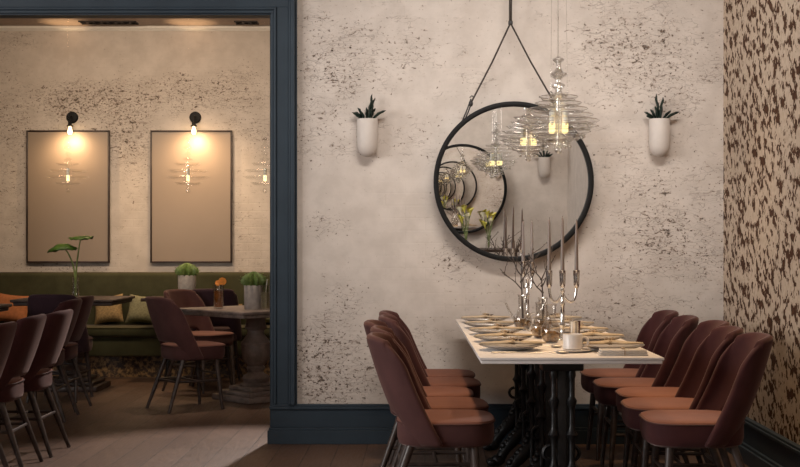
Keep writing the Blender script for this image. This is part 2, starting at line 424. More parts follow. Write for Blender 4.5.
def scaled(pts, k, z, cx=.03): return [((x - cx) * k + cx, y * k, z) for x, y in pts]

def make_chair(label, vel, top, legmat=None):
    t = thing('dining_chair', label, 'chair')
    out = seat_outline()
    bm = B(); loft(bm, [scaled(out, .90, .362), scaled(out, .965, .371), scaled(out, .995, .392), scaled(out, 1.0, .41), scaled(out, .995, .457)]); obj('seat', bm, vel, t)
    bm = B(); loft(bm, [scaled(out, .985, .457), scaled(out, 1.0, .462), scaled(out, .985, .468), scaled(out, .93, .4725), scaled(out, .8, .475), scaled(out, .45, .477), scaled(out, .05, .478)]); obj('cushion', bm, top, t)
    bm = B(); tube(bm, [(x, y, .459) for x, y in seat_outline(40, .2075, -.167, .245)], .0036, 6, closed=True); obj('piping', bm, M['piping'], t)
    # backrest shell
    nu, nv = 28, 12
    bm = B(); G = []
    for i in range(nu + 1):
        u = -1 + 2 * i / nu; a = abs(u); row = []
        ph = a * PI / 2
        sy = math.copysign(math.sin(ph) ** .78, u) if a > 1e-6 else 0.0
        fx = (1 - max(math.cos(ph), 0) ** .85)
        k = min(1, max(0, (a - .40) / .12)); k = k * k * (3 - 2 * k)
        zb = .492 + (.368 - .492) * k
        zt = .815 - .050 * a ** 5 + .004 * (1 - a)
        for j in range(nv + 1):
            f = j / nv; z = zb + (zt - zb) * f
            h = (z - .36) / (.83 - .36)
            xr = -.105 - .180 * h - .015 * math.sin(h * PI)
            hw = .208 - .045 * max(0, h - .30) ** 1.25
            D = .142 - .026 * h - .03 * max(0, f - .85) / .15 * (a > .8)
            row.append(bm.verts.new((xr + D * fx, hw * sy, z)))
        G.append(row)
    for i in range(nu):
        for j in range(nv): bm.faces.new((G[i][j], G[i + 1][j], G[i + 1][j + 1], G[i][j + 1]))
    o = obj('backrest', bm, vel, t)
    bake(o, [('SOLIDIFY', dict(thickness=.036, offset=0.0)), ('SUBSURF', dict(levels=1, render_levels=1))])
    lm = legmat or M['leg_wood']
    FL, RL = [], []
    for s in (-1, 1):
        bm = B(); p0, p1 = Vector((.155, s * .148, .366)), Vector((.185, s * .185, 0)); tube(bm, [p0, p0.lerp(p1, .5), p1], [.018, .0155, .0105], 10); obj('leg', bm, lm, t); FL.append((p0, p1))
        bm = B(); p0, p1 = Vector((-.105, s * .145, .366)), Vector((-.235, s * .185, 0)); tube(bm, [p0, p0.lerp(p1, .5), p1], [.018, .0155, .0105], 10); obj('leg', bm, lm, t); RL.append((p0, p1))
    for i in range(2):
        bm = B(); a = FL[i][0].lerp(FL[i][1], .42); b = RL[i][0].lerp(RL[i][1], .42); tube(bm, [a, b], .0085, 8); obj('stretcher', bm, lm, t)
    for P, f in ((FL, .30), (RL, .42)):
        bm = B(); a = P[0][0].lerp(P[0][1], f); b = P[1][0].lerp(P[1][1], f); tube(bm, [a, b], .0085, 8); obj('stretcher', bm, lm, t)
    bm = B(); a = (FL[0][0].lerp(FL[0][1], .42) + RL[0][0].lerp(RL[0][1], .42)) / 2; b = a.copy(); b.y = -a.y; tube(bm, [a, b], .0085, 8); obj('stretcher', bm, lm, t)
    return t

rnd = random.Random(5)
rose = make_chair('x', M['velvet'], M['velvet_lit'])
maroon = make_chair('x', M['velvet_dark'], M['velvet_dark_lit'])
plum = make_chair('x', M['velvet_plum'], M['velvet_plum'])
ends = ['at the end nearest the camera', 'second from the camera end', 'in the middle of its row', 'fourth from the camera end', 'at the end next to the plaster wall']
seats_l = ['nearest the camera', 'second from the camera', 'third from the camera', 'fourth from the camera', 'closest to the plaster wall']
for i, Y in enumerate((5.57, 6.04, 6.50, 6.96, 7.42)):
    place(rose, i == 0, (.047 + (0, -.004, -.055, .0, -.012)[i], Y, 0), (.0, .03, -.02, .02, -.01)[i],
          'rose velvet chair on the doorway side of the white table, ' + seats_l[i], 'dining chairs on the doorway side')
for i, Y in enumerate((5.56, 6.02, 6.47, 6.93, 7.46)):
    place(maroon, i == 0, (1.150 + (.012, .0, .042, -.012, -.016)[i], Y, 0), PI + (.0, -.03, .02, -.02, .02)[i],
          'maroon velvet chair on the wallpaper side of the white table, ' + seats_l[i], 'dining chairs on the wallpaper side')
for X, Y, r, lab in ((-2.28, 6.35, 178, 'maroon chair at the left edge of the view, nearest in the dark row'), (-2.33, 7.03, 182, 'maroon chair in the dark row, second from the camera'),
                     (-2.325, 7.55, 180, 'maroon chair in the dark row, third, just before the opening'), (-2.655, 9.02, 181, 'maroon chair in the dark row, fourth, just inside the lounge'),
                     (-2.70, 9.52, 178, 'maroon chair in the dark row, last, close to the dark square table')):
    place(maroon, False, (X, Y, 0), math.radians(r), lab, 'chairs in the dark row by the lounge opening')
place(rose, False, (-1.72, 9.55, 0), math.radians(36), 'rose velvet chair in front of the turned pedestal table, back cut-out towards the camera', 'chairs around the pedestal table')
place(rose, False, (-1.83, 10.72, 0), math.radians(-30), 'rose velvet chair behind the left corner of the turned pedestal table', 'chairs around the pedestal table')
place(plum, True, (-2.79, 10.10, 0), math.radians(88), 'dark plum chair seen from behind under the left art panel', 'plum chairs facing the banquette')
place(plum, False, (-1.80, 11.32, 0), math.radians(92), 'dark plum chair half hidden behind the rose chairs at the pedestal table', 'plum chairs facing the banquette')

# ------------------------------------------------------------------ main table
TX0, TX1, TY0, TY1, TZ = .215, .94, 5.17, 7.78, .75
tb = thing('dining_table', 'long white-topped dining table on black cast-iron bases below the round mirror', 'table', (0, 0, 0))
def SX(Y): return -.0134 * (Y - 5.17)      # the table stands very slightly askew
bm = B(); bb(bm, TX0, TX1, TY0, TY1, TZ - .011, TZ, .003); bb(bm, TX0 + .006, TX1 - .006, TY0 + .006, TY1 - .006, TZ - .026, TZ - .011, .003); [setattr(v.co, 'x', v.co.x + SX(v.co.y)) for v in bm.verts]; obj('tabletop', bm, M['table_white'], tb)
TCX = .565
for k, Y in enumerate((5.46, 6.02, 6.58, 7.12, 7.66)):
    bm = B()
    bb(bm, TCX - .020, TCX + .020, Y - .035, Y + .035, .06, TZ - .027, .006)
    bb(bm, TCX - .012, TCX + .055, Y - .022, Y + .022, .08, TZ - .027, .008)
    bb(bm, TCX - .085, TCX + .085, Y - .07, Y + .07, TZ - .075, TZ - .027, .006)
    ped = obj('pedestal', bm, M['iron'], tb)
    rod = []
    for z in [i * .0175 + .06 for i in range(37)]:
        r = .0115
        for zc, rr in ((.27, .014), (.41, .014), (.545, .014), (.66, .008)):
            r = max(r, .0115 + rr * max(0, 1 - abs(z - zc) / .022))
        rod.append((r, z))
    bm = B(); lathe(bm, rod, (TCX - .034, Y - .030, 0), 12); obj('rod', bm, M['iron'], ped)
    bm = B(); lathe(bm, rod, (TCX + .040, Y - .030, 0), 12); obj('rod', bm, M['iron'], ped)
    for s in (-1, 1):
        bm = B()
        pts = bez((TCX + s * .03, Y, .25), (TCX + s * .05, Y - .01, .14), (TCX + s * .12, Y - .02, .13), (TCX + s * .155, Y - .03, .05), 10)
        tube(bm, pts, [.018, .022, .027, .031, .034, .035, .034, .031, .029, .029, .030], 10)
        for j in range(9):   # ridges of the lion leg
            p = pts[1 + j]; ball(bm, p + Vector((s * .012, -.008, .018)), .017 + .004 * math.sin(j * 2.1), 8, 6)
        ball(bm, (TCX + s * .172, Y - .032, .033), .033, 12, 8, (1.25, 1, .95))
        for q in (-1, 0, 1):
            ball(bm, (TCX + s * .205, Y - .032 + q * .024, .022), .019, 8, 6, (1.5, .8, 1.05))
        # scroll at the knee
        tube(bm, [(TCX + s * (.045 + .03 * math.sin(a)), Y, .33 + .03 * math.cos(a)) for a in [i * PI / 6 for i in range(0, 10)]], .009, 6)
        obj('foot', bm, M['iron'], ped)

# ------------------------------------------------------------------ place settings
def make_plate():
    t = thing('dinner_plate', 'x', 'plate')
    bm = B(); lathe(bm, [(.0, .000), (.055, .000), (.060, .004), (.095, .010), (.130, .021), (.134, .0235), (.131, .025), (.095, .015), (.065, .010), (.0, .009)], n=36, cap=False); obj('dish', bm, M['plate'], t)
    bm = B(); tube(bm, [(.1325 * math.cos(a), .1325 * math.sin(a), .0243) for a in [2 * PI * i / 36 for i in range(36)]], .0018, 6, closed=True); obj('rim', bm, M['steel'], t)
    return t
def make_napkin(mat, white):
    t = thing('linen_napkin', 'x', 'napkin')
    # folded fabric bundle lying across the plate, gathered at the middle
    bm = B(); rings = []
    n = 20
    for i in range(15):
        f = i / 14; x = -.138 + .276 * f
        e = abs(2 * f - 1)
        pinch = 1 - .45 * math.exp(-(x / .020) ** 2)
        hw = .058 * (1 - .72 * e ** 2.0) * pinch; hh = .0055 * (1 - .55 * e ** 2) + (.002 if abs(x) < .02 else 0)
        rings.append([(x, hw * math.cos(2 * PI * k / n), max(hh * (1 + math.sin(2 * PI * k / n)) + .0025 * math.sin(5 * (2 * PI * k / n)) * (math.sin(2 * PI * k / n) > 0), 0)) for k in range(n)])
    loft(bm, rings); obj('cloth', bm, mat, t)
    bm = B()
    for dx in (-.004, .004): tube(bm, [(dx, .026 * math.cos(a), .0085 + .0095 * math.sin(a)) for a in [2 * PI * i / 16 for i in range(16)]], .0025, 6, closed=True)
    for s in (-1, 1): tube(bm, [(.0, 0, .018), (.012 * s, -.006, .028), (.020 * s, -.004, .023), (.006 * s, 0, .018)], .0022, 6)
    ball(bm, (0, 0, .022), .006, 8, 6); obj('twine_bow', bm, M['twine'], t)
    bm = B()
    for a in (-60, -20, 25, 70):
        d = Vector((math.sin(math.radians(a)), -.35, .35)); tube(bm, [(0.02, -.01, .012), Vector((.02, -.01, .012)) + d * .012, Vector((.02, -.01, .014)) + d * .024], [.0015, .0035, .0008], 6)
    obj('sprig', bm, M['sprig'], t)
    return t
def make_fork():
    t = thing('dinner_fork', 'x', 'fork')
    bm = B(); tube(bm, bez((-.10, 0, .004), (-.03, 0, .010), (.02, 0, .003), (.055, 0, .006), 10), [.0045, .0045, .004, .0035, .003, .003, .003, .004, .007, .010, .011], 8, sy=.35); obj('handle', bm, M['steel'], t)
    bm = B()
    for q in (-1.5, -.5, .5, 1.5): tube(bm, [(.050, q * .0052, .006), (.075, q * .0052, .004), (.095, q * .0048, .007)], [.0019, .0018, .001], 5)
    obj('tine', bm, M['steel'], t); return t
def make_knife():
    t = thing('table_knife', 'x', 'knife')
    bm = B(); tube(bm, [(-.11, 0, .004), (-.06, 0, .004), (-.005, 0, .004)], [.006, .0065, .0045], 8, sy=.5); obj('handle', bm, M['steel'], t)
    bm = B(); loft(bm, [[(-.005, -.004, .003), (-.005, .004, .003), (-.005, .004, .005), (-.005, -.004, .005)], [(.03, -.008, .003), (.03, .006, .003), (.03, .006, .0045), (.03, -.008, .0038)],
                       [(.08, -.008, .003), (.08, .006, .003), (.08, .006, .0045), (.08, -.008, .0038)], [(.105, .003, .003), (.105, .005, .003), (.105, .005, .004), (.105, .003, .0036)]]); obj('blade', bm, M['steel'], t); return t

plate = make_plate(); napk = make_napkin(M['napkin'], 0); fork = make_fork(); knife = make_knife()
first = True
setL = (5.54, 6.00, 6.48, 6.97, 7.46); setR = (5.52, 6.02, 6.48, 6.97, 7.46)
for side, Xc, Ys, nm in (('l', .365, setL, 'doorway side'), ('r', .790, setR, 'wallpaper side')):
    for i, Y in enumerate(Ys):
        s = 1 if side == 'l' else -1
        rz = (0 if s > 0 else PI) + rnd.uniform(-.08, .08)
        place(plate, first, (Xc + SX(Y), Y, TZ), rz, 'stoneware dinner plate, %s of the table, %s' % (nm, ends[i]), 'dinner plates on the white table')
        place(napk, first, (Xc + SX(Y) + s * .01, Y, TZ + .0262), rz + rnd.uniform(-.08, .08), 'tied cream napkin, %s of the table, %s' % (nm, ends[i]), 'tied napkins on the plates')
        place(fork, first, (Xc + SX(Y) + s * .015, Y + .165 * s, TZ), rz, 'steel fork, %s of the table, %s' % (nm, ends[i]), 'forks on the white table')
        place(knife, first, (Xc + SX(Y) + s * .02, Y - .165 * s, TZ), rz, 'steel knife, %s of the table, %s' % (nm, ends[i]), 'knives on the white table')
        first = False

# mug on its saucer, at the camera end of the table
p = at(574, 352, 5.44)
t = thing('coffee_mug', 'plain white coffee mug on a saucer at the camera end of the table', 'mug', (.61, 5.44, TZ + .0105))
bm = B(); lathe(bm, [(.0, .002), (.034, .0), (.041, .004), (.041, .062), (.0395, .064), (.038, .062), (.0375, .010), (.0, .008)], n=32, cap=False); obj('cup', bm, M['mug'], t)
bm = B(); tube(bm, bez((.040, -.004, .052), (.072, -.010, .055), (.070, -.010, .010), (.040, -.004, .014), 12), .0048, 8); obj('handle', bm, M['mug'], t)
o = obj('saucer', (lambda bm: (lathe(bm, [(.0, 0), (.040, 0), (.060, .004), (.078, .010), (.0765, .0118), (.058, .0065), (.036, .0060), (.0, .006)], n=32, cap=False), bm)[1])(B()), M['mug'])
o.location = (.61, 5.44, TZ); tag(o, 'white saucer under the plain coffee mug', 'saucer')
# teaspoons near the mug
spn = None
for k, (X, Y, r, lab) in enumerate(((.505, 5.34, 12, 'silver spoon lying at the camera end between the napkin and the mug'), (.515, 5.68, -25, 'silver spoon lying behind the nearest napkin beside the amber glass carafes'))):
    t = thing('spoon', lab, 'spoon', (X, Y, TZ), math.radians(r), 'spoons near the mug')
    bm = B(); tube(bm, bez((-.09, 0, .004), (-.03, 0, .012), (.01, 0, .004), (.035, 0, .005), 8), [.0045, .004, .0035, .003, .003, .003, .003, .003, .004], 8, sy=.5); obj('handle', bm, M['steel'], t)
    bm = B(); ball(bm, (.055, 0, .0075), .018, 14, 8, (1.45, 1, .4)); obj('bowl', bm, M['steel'], t)
# folded white napkin with the nearest right place
bm = B()
for k in range(3): bb(bm, -.10 + .004 * k, .095 - .003 * k, -.045, .045, .0005 + .008 * k, .0075 + .008 * k, .003)
o = obj('folded_napkin', bm, M['napkin_white']); o.location = (.795, 5.285, TZ); tag(o, 'flat folded white napkin on the bare table corner nearest the maroon chairs', 'napkin')
bm = B(); box(bm, (0, 0, .0275), (.014, .018, .006), .002); obj('knot', bm, M['twine'], o)
bm = B(); tube(bm, [(0, .046, .002), (0, .0465, .024), (0, 0, .0262), (0, -.0465, .024), (0, -.046, .002)], .002, 6); obj('twine', bm, M['twine'], o)

# ------------------------------------------------------------------ candelabra, carafes, twigs
def candelabra(loc, rz, label, offs, zt, group='silver candelabra on the white table'):
    t = thing('candelabra', label, 'candelabra', loc, rz, group)
    bm = B(); lathe(bm, [(.0, 0), (.050, 0), (.052, .006), (.044, .012), (.020, .020), (.012, .034), (.010, .06), (.016, .07), (.010, .08), (.0085, .16), (.013, .17), (.0085, .18), (.008, zt - .10), (.014, zt - .09), (.0, zt - .082)], n=24, cap=False); obj('stem', bm, M['chrome'], t)
    for x in offs:
        bm = B()
        if abs(x) > 1e-4:
            tube(bm, bez((0, 0, zt - .095), (x * .35, 0, zt - .165), (x * 1.0, 0, zt - .16), (x, 0, zt - .068), 14), .0062, 10)
        else: tube(bm, [(0, 0, zt - .09), (0, 0, zt - .068)], .0065, 10)
        arm = obj('arm', bm, M['chrome'], t)
        bm = B(); lathe(bm, [(.004, zt - .082), (.010, zt - .076), (.0135, zt - .062), (.0145, zt - .03), (.0160, zt), (.017, zt + .003), (.013, zt + .003), (.011, zt - .02), (.0, zt - .022)], (x, 0, 0), 18, cap=False); obj('cup', bm, M['chrome'], arm)
    return t
def candle(loc, h, label):
    t = thing('taper_candle', label, 'candle', loc, 0, 'grey taper candles')
    bm = B(); lathe(bm, [(.0, 0), (.0100, 0), (.0098, .01), (.0078, h * .5), (.0052, h * .93), (.0035, h * .985), (.0, h)], n=16, cap=False); obj('wax', bm, M['candle'], t)
    bm = B(); tube(bm, [(0, 0, h - .003), (.001, 0, h + .008)], .0011, 5); obj('wick', bm, M['wick'], t)
Yn = 6.10; base = at(562.5, 0, Yn)
zt = at(562, 271, Yn).z - TZ
candelabra((base.x, Yn, TZ), 0, 'three-armed silver candelabra nearer the camera', (-.0615, 0, .0645), zt)
hc = at(0, 219, Yn).z - TZ - zt + .02
for x, lab, dh in ((-.0615, 'outer grey taper on the doorway side of the three-armed candelabra', 0), (0, 'middle grey taper of the three-armed candelabra', .008), (.0645, 'outer grey taper on the wallpaper side of the three-armed candelabra', -.008)):
    candle((base.x + x, Yn, TZ + zt - .0205), hc + dh, lab)
Yf = 7.05; basef = at(527.5, 0, Yf); ztf = at(0, 262, Yf).z - TZ
candelabra((basef.x, Yf, TZ), 0, 'two-armed silver candelabra nearer the mirror', (-.0235, .0235), ztf)
hf = at(0, 221, Yf).z - TZ - ztf + .02
for x, lab in ((-.0235, 'grey taper on the doorway side of the two-armed candelabra'), (.0235, 'grey taper on the wallpaper side of the two-armed candelabra')):
    candle((basef.x + x, Yf, TZ + ztf - .0205), hf, lab)
# chrome cylinder beside the mug
t = thing('silver_cylinder', 'tall polished silver cylinder behind the white mug', 'candle holder', (.658, 5.78, TZ))
bm = B(); lathe(bm, [(.0, 0), (.028, 0), (.029, .006), (.0235, .012), (.0235, .102), (.025, .106), (.025, .110), (.021, .110), (.021, .02), (.0, .018)], n=28, cap=False); obj('body', bm, M['chrome'], t)
bm = B(); lathe(bm, [(.0, .0185), (.0195, .0185), (.0195, .103), (.0, .104)], n=20, cap=False); obj('candle_stub', bm, M['candle'], t)

def carafe(loc, k, label, spout=False, handle=False):
    t = thing('glass_carafe', label, 'carafe', loc, 0, 'glass carafes with amber moss')
    prof = [(.0, .001), (.022, 0), (.032, .006), (.043, .025), (.047, .045), (.043, .068), (.032, .090), (.024, .104), (.0225, .120), (.0235, .165), (.026, .172)]
    bm = B(); lathe(bm, [(r * k, z * k) for r, z in prof], n=28, cap=False); obj('body', bm, M['glass'], t)
    bm = B(); tube(bm, [(.026 * k * math.cos(a), .026 * k * math.sin(a), .172 * k) for a in [2 * PI * i / 24 for i in range(24)]], .0018, 6, closed=True); obj('rim', bm, M['glass_rim'], t)
    bm = B()
    lathe(bm, [(.0, .003 * k), (.020 * k, .003 * k), (.030 * k, .008 * k), (.0405 * k, .026 * k), (.0435 * k, .040 * k), (.036 * k, .044 * k), (.015 * k, .052 * k), (.0, .050 * k)], n=20, cap=False)
    r = random.Random(hash(label) % 1000 if False else len(label))
    for v in bm.verts: v.co += Vector((r.uniform(-1, 1), r.uniform(-1, 1), r.uniform(-.5, 1))) * (.0018 * k if v.co.z < .038 * k else .004 * k)
    for v in bm.verts:
        if v.co.z < .003 * k: v.co.z = .003 * k
    obj('moss', bm, M['moss'], t)
    if spout:
        bm = B(); tube(bm, bez((-.040 * k, 0, .05 * k), (-.062 * k, 0, .075 * k), (-.066 * k, 0, .10 * k), (-.085 * k, 0, .135 * k), 10), [.010, .010, .009, .0085, .008, .0075, .007, .0065, .006, .006, .006], 10, cap=False); obj('spout', bm, M['glass_rim'], t)
    if handle:
        bm = B(); tube(bm, bez((-.040 * k, 0, .035 * k), (-.085 * k, 0, .02 * k), (-.085 * k, 0, .12 * k), (-.024 * k, 0, .125 * k), 14), .0038, 8); obj('handle', bm, M['glass_rim'], t)
    return t
carafe((.567, 5.93, TZ), 1.0, 'glass carafe with amber moss closest to the mug')
carafe((.545, 6.22, TZ), .98, 'handled glass carafe with amber moss, second from the mug', handle=True)
carafe((.600, 6.70, TZ), 1.0, 'glass carafe with amber moss and a bare twig between the two candelabra')
carafe((.505, 6.80, TZ), 1.05, 'spouted glass carafe with amber moss and the widest bare twig', spout=True)

def twig(loc, h, seed, label, spread):
    t = thing('bare_twig', label, 'twig', loc, 0, 'bare twigs in carafes'); r = random.Random(seed)
    def grow(bm, p, d, L, rad, depth, out):
        n = 6; pts = [Vector(p)]; jt = .2 if depth == 2 else 1.0
        for i in range(n):
            d = (d + jt * Vector((r.uniform(-.25, .25), r.uniform(-.15, .15), r.uniform(-.1, .15)))).normalized(); pts.append(pts[-1] + d * L / n)
        tube(bm, pts, [rad * (1 - .5 * i / n) for i in range(n + 1)], 6)
        for q in pts[4:]:
            if r.random() < .7: ball(bm, q + Vector((r.uniform(-.004, .004), 0, .002)), rad * .9 + .001, 6, 4)
        if depth:
            for k in range(4 if depth == 2 else 3):
                i = (4 + k if depth == 2 else 2 + k + (k > 1)); sd = 1 if (k + depth) % 2 else -1
                nd = (d + Vector((sd * spread * r.uniform(.6, 1.1), r.uniform(-.4, .4), r.uniform(-.1, .3)))).normalized()
                out.append((pts[min(i, n)], nd, L * r.uniform(.5, .72), rad * .62, depth - 1))
    bm = B(); q = [(Vector((0, 0, 0)), Vector((0, 0, 1)), h * .62, .0062, 2)]; main = True; fb = B()
    while q:
        p, d, L, rad, dep = q.pop(0); nxt = []
        grow(bm if main else fb, p, d, L, rad, dep, nxt); main = False; q += nxt
    obj('stem', bm, M['twig'], t); obj('branches', fb, M['twig'], t)
twig((.505, 6.80, TZ + .062), .36, 4, 'wide bare twig standing in the spouted carafe', 1.0)
twig((.600, 6.70, TZ + .060), .33, 11, 'narrower bare twig standing in the carafe between the candelabra', .8)

# ------------------------------------------------------------------ mirrors
TILT = math.radians(2.4)
Ac = Vector(at(513.5, 181.8, 7.80)); AR = 80.0 / F * 7.80
An = Vector((0, -math.cos(TILT), -math.sin(TILT)))
def reflect(p): return p - 2 * (p - Ac).dot(An) * An
def through(px, py, D):           # real point whose image in the mirror is seen at (px,py) at folded depth D
    return reflect(at(px, py, D))

def round_mirror(c, R, tilt, face, label, w):
    """face -1: looks towards -Y, +1: towards +Y"""
    t = thing('round_mirror', label, 'mirror', c, 0, 'round rope-hung mirrors')
    rot = Matrix.Rotation(PI / 2 * (1 if face < 0 else -1), 3, 'X')
    rot = Matrix.Rotation(tilt, 3, 'X') @ rot
    bm = B(); lathe(bm, [(0, 0.0), (R - w * .4, 0.0)], n=96, rot=rot, cap=False); 
    lathe(bm, [(R - w * .4, -.012), (0, -.012)], n=96, rot=rot, cap=False)
    obj('glass', bm, M['mirror'], t)
    bm = B(); h = .022
    P = [(R - w, .0), (R - w, h), (R - w * .8, h + .004), (R - w * .2, h + .004), (R, h), (R, -.02), (R - w, -.02), (R - w, .0)]
    lathe(bm, P, n=96, rot=rot, cap=False); obj('frame', bm, M['black'], t)
    return t, rot
ma, rotA = round_mirror(Ac, AR, TILT, -1, 'large round black-framed mirror hung by rope on the plaster wall', .030)
# rope, straps and hook
kn = at(510.5, 23, 7.78) - Ac
la = at(472, 101, 7.77) - Ac; ra = at(551, 97, 7.77) - Ac
bm = B()
tube(bm, [kn + Vector((0, 0, 0)), kn.lerp(la, .5) + Vector((.004, 0, -.004)), la], .0052, 8); tube(bm, [kn, kn.lerp(ra, .5) + Vector((-.004, 0, -.004)), ra], .0052, 8)
for dx in (-.009, .009): tube(bm, [kn + Vector((dx * .5, 0, 0)), Vector((kn.x + dx, kn.y, 3.585 - Ac.z))], .0048, 8)
obj('rope', bm, M['rope'], ma)
bm = B(); box(bm, kn, (.026, .022, .026), .005); obj('rope_clamp', bm, M['leather'], ma)
for e, sgn in ((la, -1), (ra, 1)):
    ring = Vector((e.x + sgn * .055, -.004, math.sqrt(max(0, (AR - .012) ** 2 - (e.x + sgn * .055) ** 2))))
    bm = B(); d = (ring - e)
    for q in (-.006, .006): tube(bm, [e + Vector((q, 0, .012)), e.lerp(ring, .5) + Vector((q, -.02, 0)), ring + Vector((q, -.024, 0))], .0045, 6)
    ball(bm, e.lerp(ring, .12), .014, 10, 8, (1, 1, 1.3)); tube(bm, [e + Vector((-.014, 0, .02)), e + Vector((.0, 0, .032)), e + Vector((.012, 0, .018))], .0035, 6)
    obj('strap', bm, M['leather'], ma)
bm = B(); lathe(bm, [(.0, 3.56 - Ac.z), (.03, 3.56 - Ac.z), (.03, 3.599 - Ac.z), (.0, 3.599 - Ac.z)], (kn.x, kn.y, 0), 16, cap=False); obj('hook_plate', bm, M['black'], ma)

# opposite mirror on the wall behind the viewpoint
DB = 7.8 + 7.8 + .88
bc = through(462, 189, DB); bc.y = -.90
mb, rotB = round_mirror(bc, 45.0 / F * DB, TILT, 1, 'round black-framed mirror on the wall facing the table, seen in the mirror', .034)

# ------------------------------------------------------------------ wall planters
def planter(loc, label, face=1, seed=1, scale=1.0):
    t = thing('wall_mounted_planter', label, 'planter', loc, 0 if face > 0 else PI, 'white wall planters')
    t.scale = (scale,) * 3
    R = .0625
    prof = [(.0, -.226), (.018, -.224), (.036, -.214), (.050, -.196), (.059, -.170), (R, -.135), (R, -.004), (R - .002, 0), (R - .006, -.001), (R - .007, -.02), (.0, -.021)]
    bm = B(); lathe(bm, prof, n=36, cap=False); obj('pot', bm, M['ceramic'], t)
    bm = B(); lathe(bm, [(.0, -.0195), (R - .0085, -.0195), (R - .0085, -.012), (.0, -.006)], n=24, cap=False); obj('soil', bm, M['soil'], t)
    bm = B(); r = random.Random(seed)
    spec = [(-.85, .085, 0), (-.62, .080, .3), (-.45, .090, -.2), (-.05, .165, 0), (.32, .145, .1), (.62, .085, .3), (.95, .105, -.2), (-.2, .085, .4), (.2, .075, -.4), (-.95, .06, 0)]
    for (lean, L, dy) in spec:
        n = 10; pts = []; p = Vector((lean * .03, dy * .03, -.01)); d = Vector((lean * .5, dy * .35, 1)).normalized()
        for i in range(n + 1):
            pts.append(p.copy()); d = (d + Vector((lean * .09 + .34 * math.sin(i * 1.5 + seed + lean * 5), 0, -.055 * abs(lean)))).normalized(); p += d * L / n
        wd = [.007 + .012 * math.sin(PI * (i + 1) / (n + 2)) + .002 * math.sin(i * 2.6) for i in range(n + 1)]; wd[-1] = .002
        tube(bm, pts, wd, 8, sy=.45)
    obj('foliage', bm, M['leaf_dark'], t)
    return t
PY = WY - .0640
p = at(367.5, 119, PY); planter((p.x, PY, p.z), 'white wall planter with dark strap leaves between the doorway and the mirror', 1, 1)
p = at(659.5, 119, PY); planter((p.x, PY, p.z), 'white wall planter with dark strap leaves near the wallpapered corner', 1, 3)
p = through(544, 157, 7.8 + 7.8 + .87); planter((p.x, BACKY + .0750, p.z), 'white wall planter on the opposite wall, seen in the mirror', -1, 2, 1.18)

# ------------------------------------------------------------------ chandeliers
def chandelier(loc, zc, label, bulbs=4, k=1.0, seed=0, group='tiered glass chandeliers'):
    small = bulbs == 1; GT = M['glass_faint' if small else 'glass_tier']; GR = M['glass_faint_rim' if small else 'glass_rim']; rk = .6 if small else 1.0
    """loc: x,y ; zc: height of bulb centre; hangs from zc+..."""
    top = CEIL if loc[1] < WY else LCEIL
    t = thing('glass_chandelier', label, 'chandelier', (loc[0], loc[1], zc), 0, group)
    tiers = [(.075, -.088), (.125, -.066), (.165, -.040), (.195, -.012), (.210, .016), (.178, .046), (.150, .078), (.118, .108), (.100, .140)]
    for i, (r, z) in enumerate(tiers[1:8:2] if small else tiers):
        r *= k; z *= k
        bm = B()
        lathe(bm, [(.022 * k, z + .002), (r * .55, z), (r * .85, z + .006 * k), (r, z + .022 * k)], n=40, cap=False)
        tr = obj('glass_tier', bm, GT, t)
        bm = B()
        tube(bm, [(r * math.cos(a), r * math.sin(a), z + .022 * k) for a in [2 * PI * j / 40 for j in range(40)]], .0022 * rk, 6, closed=True)
        tube(bm, [(r * .84 * math.cos(a), r * .84 * math.sin(a), z + .006 * k) for a in [2 * PI * j / 40 for j in range(40)]], .0015 * rk, 5, closed=True)
        obj('rim', bm, GR, tr)
        if i in (0, 2, 4) and not small:
            n = 7 + i * 2
            bm = B()
            for j in range(n):
                a = 2 * PI * j / n + i; ball(bm, (r * .8 * math.cos(a), r * .8 * math.sin(a), z - .008 * k), .0085 * k, 10, 6)
            obj('bead_ring', bm, GR, tr)
    bm = B()
    prof = [(.016, -.09), (.016, .15), (.045, .162), (.05, .17), (.02, .185), (.016, .20), (.034, .214), (.034, .222), (.014, .236), (.014, .25), (.040, .268), (.044, .28), (.028, .292), (.012, .31), (.012, .335), (.03, .348), (.03, .356), (.006, .37)]
    lathe(bm, [(r * k, z * k) for r, z in prof], n=24, cap=False); obj('stem', bm, GR if not small else GT, t)
    bm = B(); ball(bm, (0, 0, -.112 * k), .022 * k, 16, 10); obj('drop', bm, GR, t)
    for j in range(bulbs):
        a = 2 * PI * j / max(bulbs, 1) + .72 + seed; rr = (.048 if bulbs > 1 else 0) * k
        x, y = rr * math.cos(a), rr * math.sin(a)
        bm = B(); lathe(bm, [(.0, .024), (.0135 * k, .024), (.0135 * k, .085 * k), (.0, .087 * k)], (x, y, 0), 14, cap=False); b = obj('candle_tube', bm, M['tube_white'], t)
        bm = B(); lathe(bm, [(.0, -.026), (.011 * k, -.025), (.0150 * k, -.018), (.0150 * k, .020), (.0, .0235)], (x, y, 0), 14, cap=False); obj('bulb', bm, M['bulb'], b)
    bm = B()
    for a in (() if small else (0.3, 2.4, 4.5)): tube(bm, [(.05 * k * math.cos(a), .05 * k * math.sin(a), .168 * k), (.03 * math.cos(a), .03 * math.sin(a), top - zc - .0175)], .0011, 5)
    tube(bm, [(0, 0, .366 * k), (0, 0, top - zc - .0175)], .0007 if small else .0016, 6)
    obj('suspension_wire', bm, GR, t)
    bm = B(); lathe(bm, [(.0, top - zc - .02), (.05, top - zc - .02), (.055, top - zc - .001), (.0, top - zc - .001)], n=20, cap=False); obj('ceiling_rose', bm, M['black'], t)
    return t
CH = at(558.5, 128, 6.80)
chandelier((CH.x, CH.y), CH.z, 'tiered clear glass chandelier with candle bulbs hanging over the white table', 4)
c2 = through(496, 163, 7.8 + 8.2)
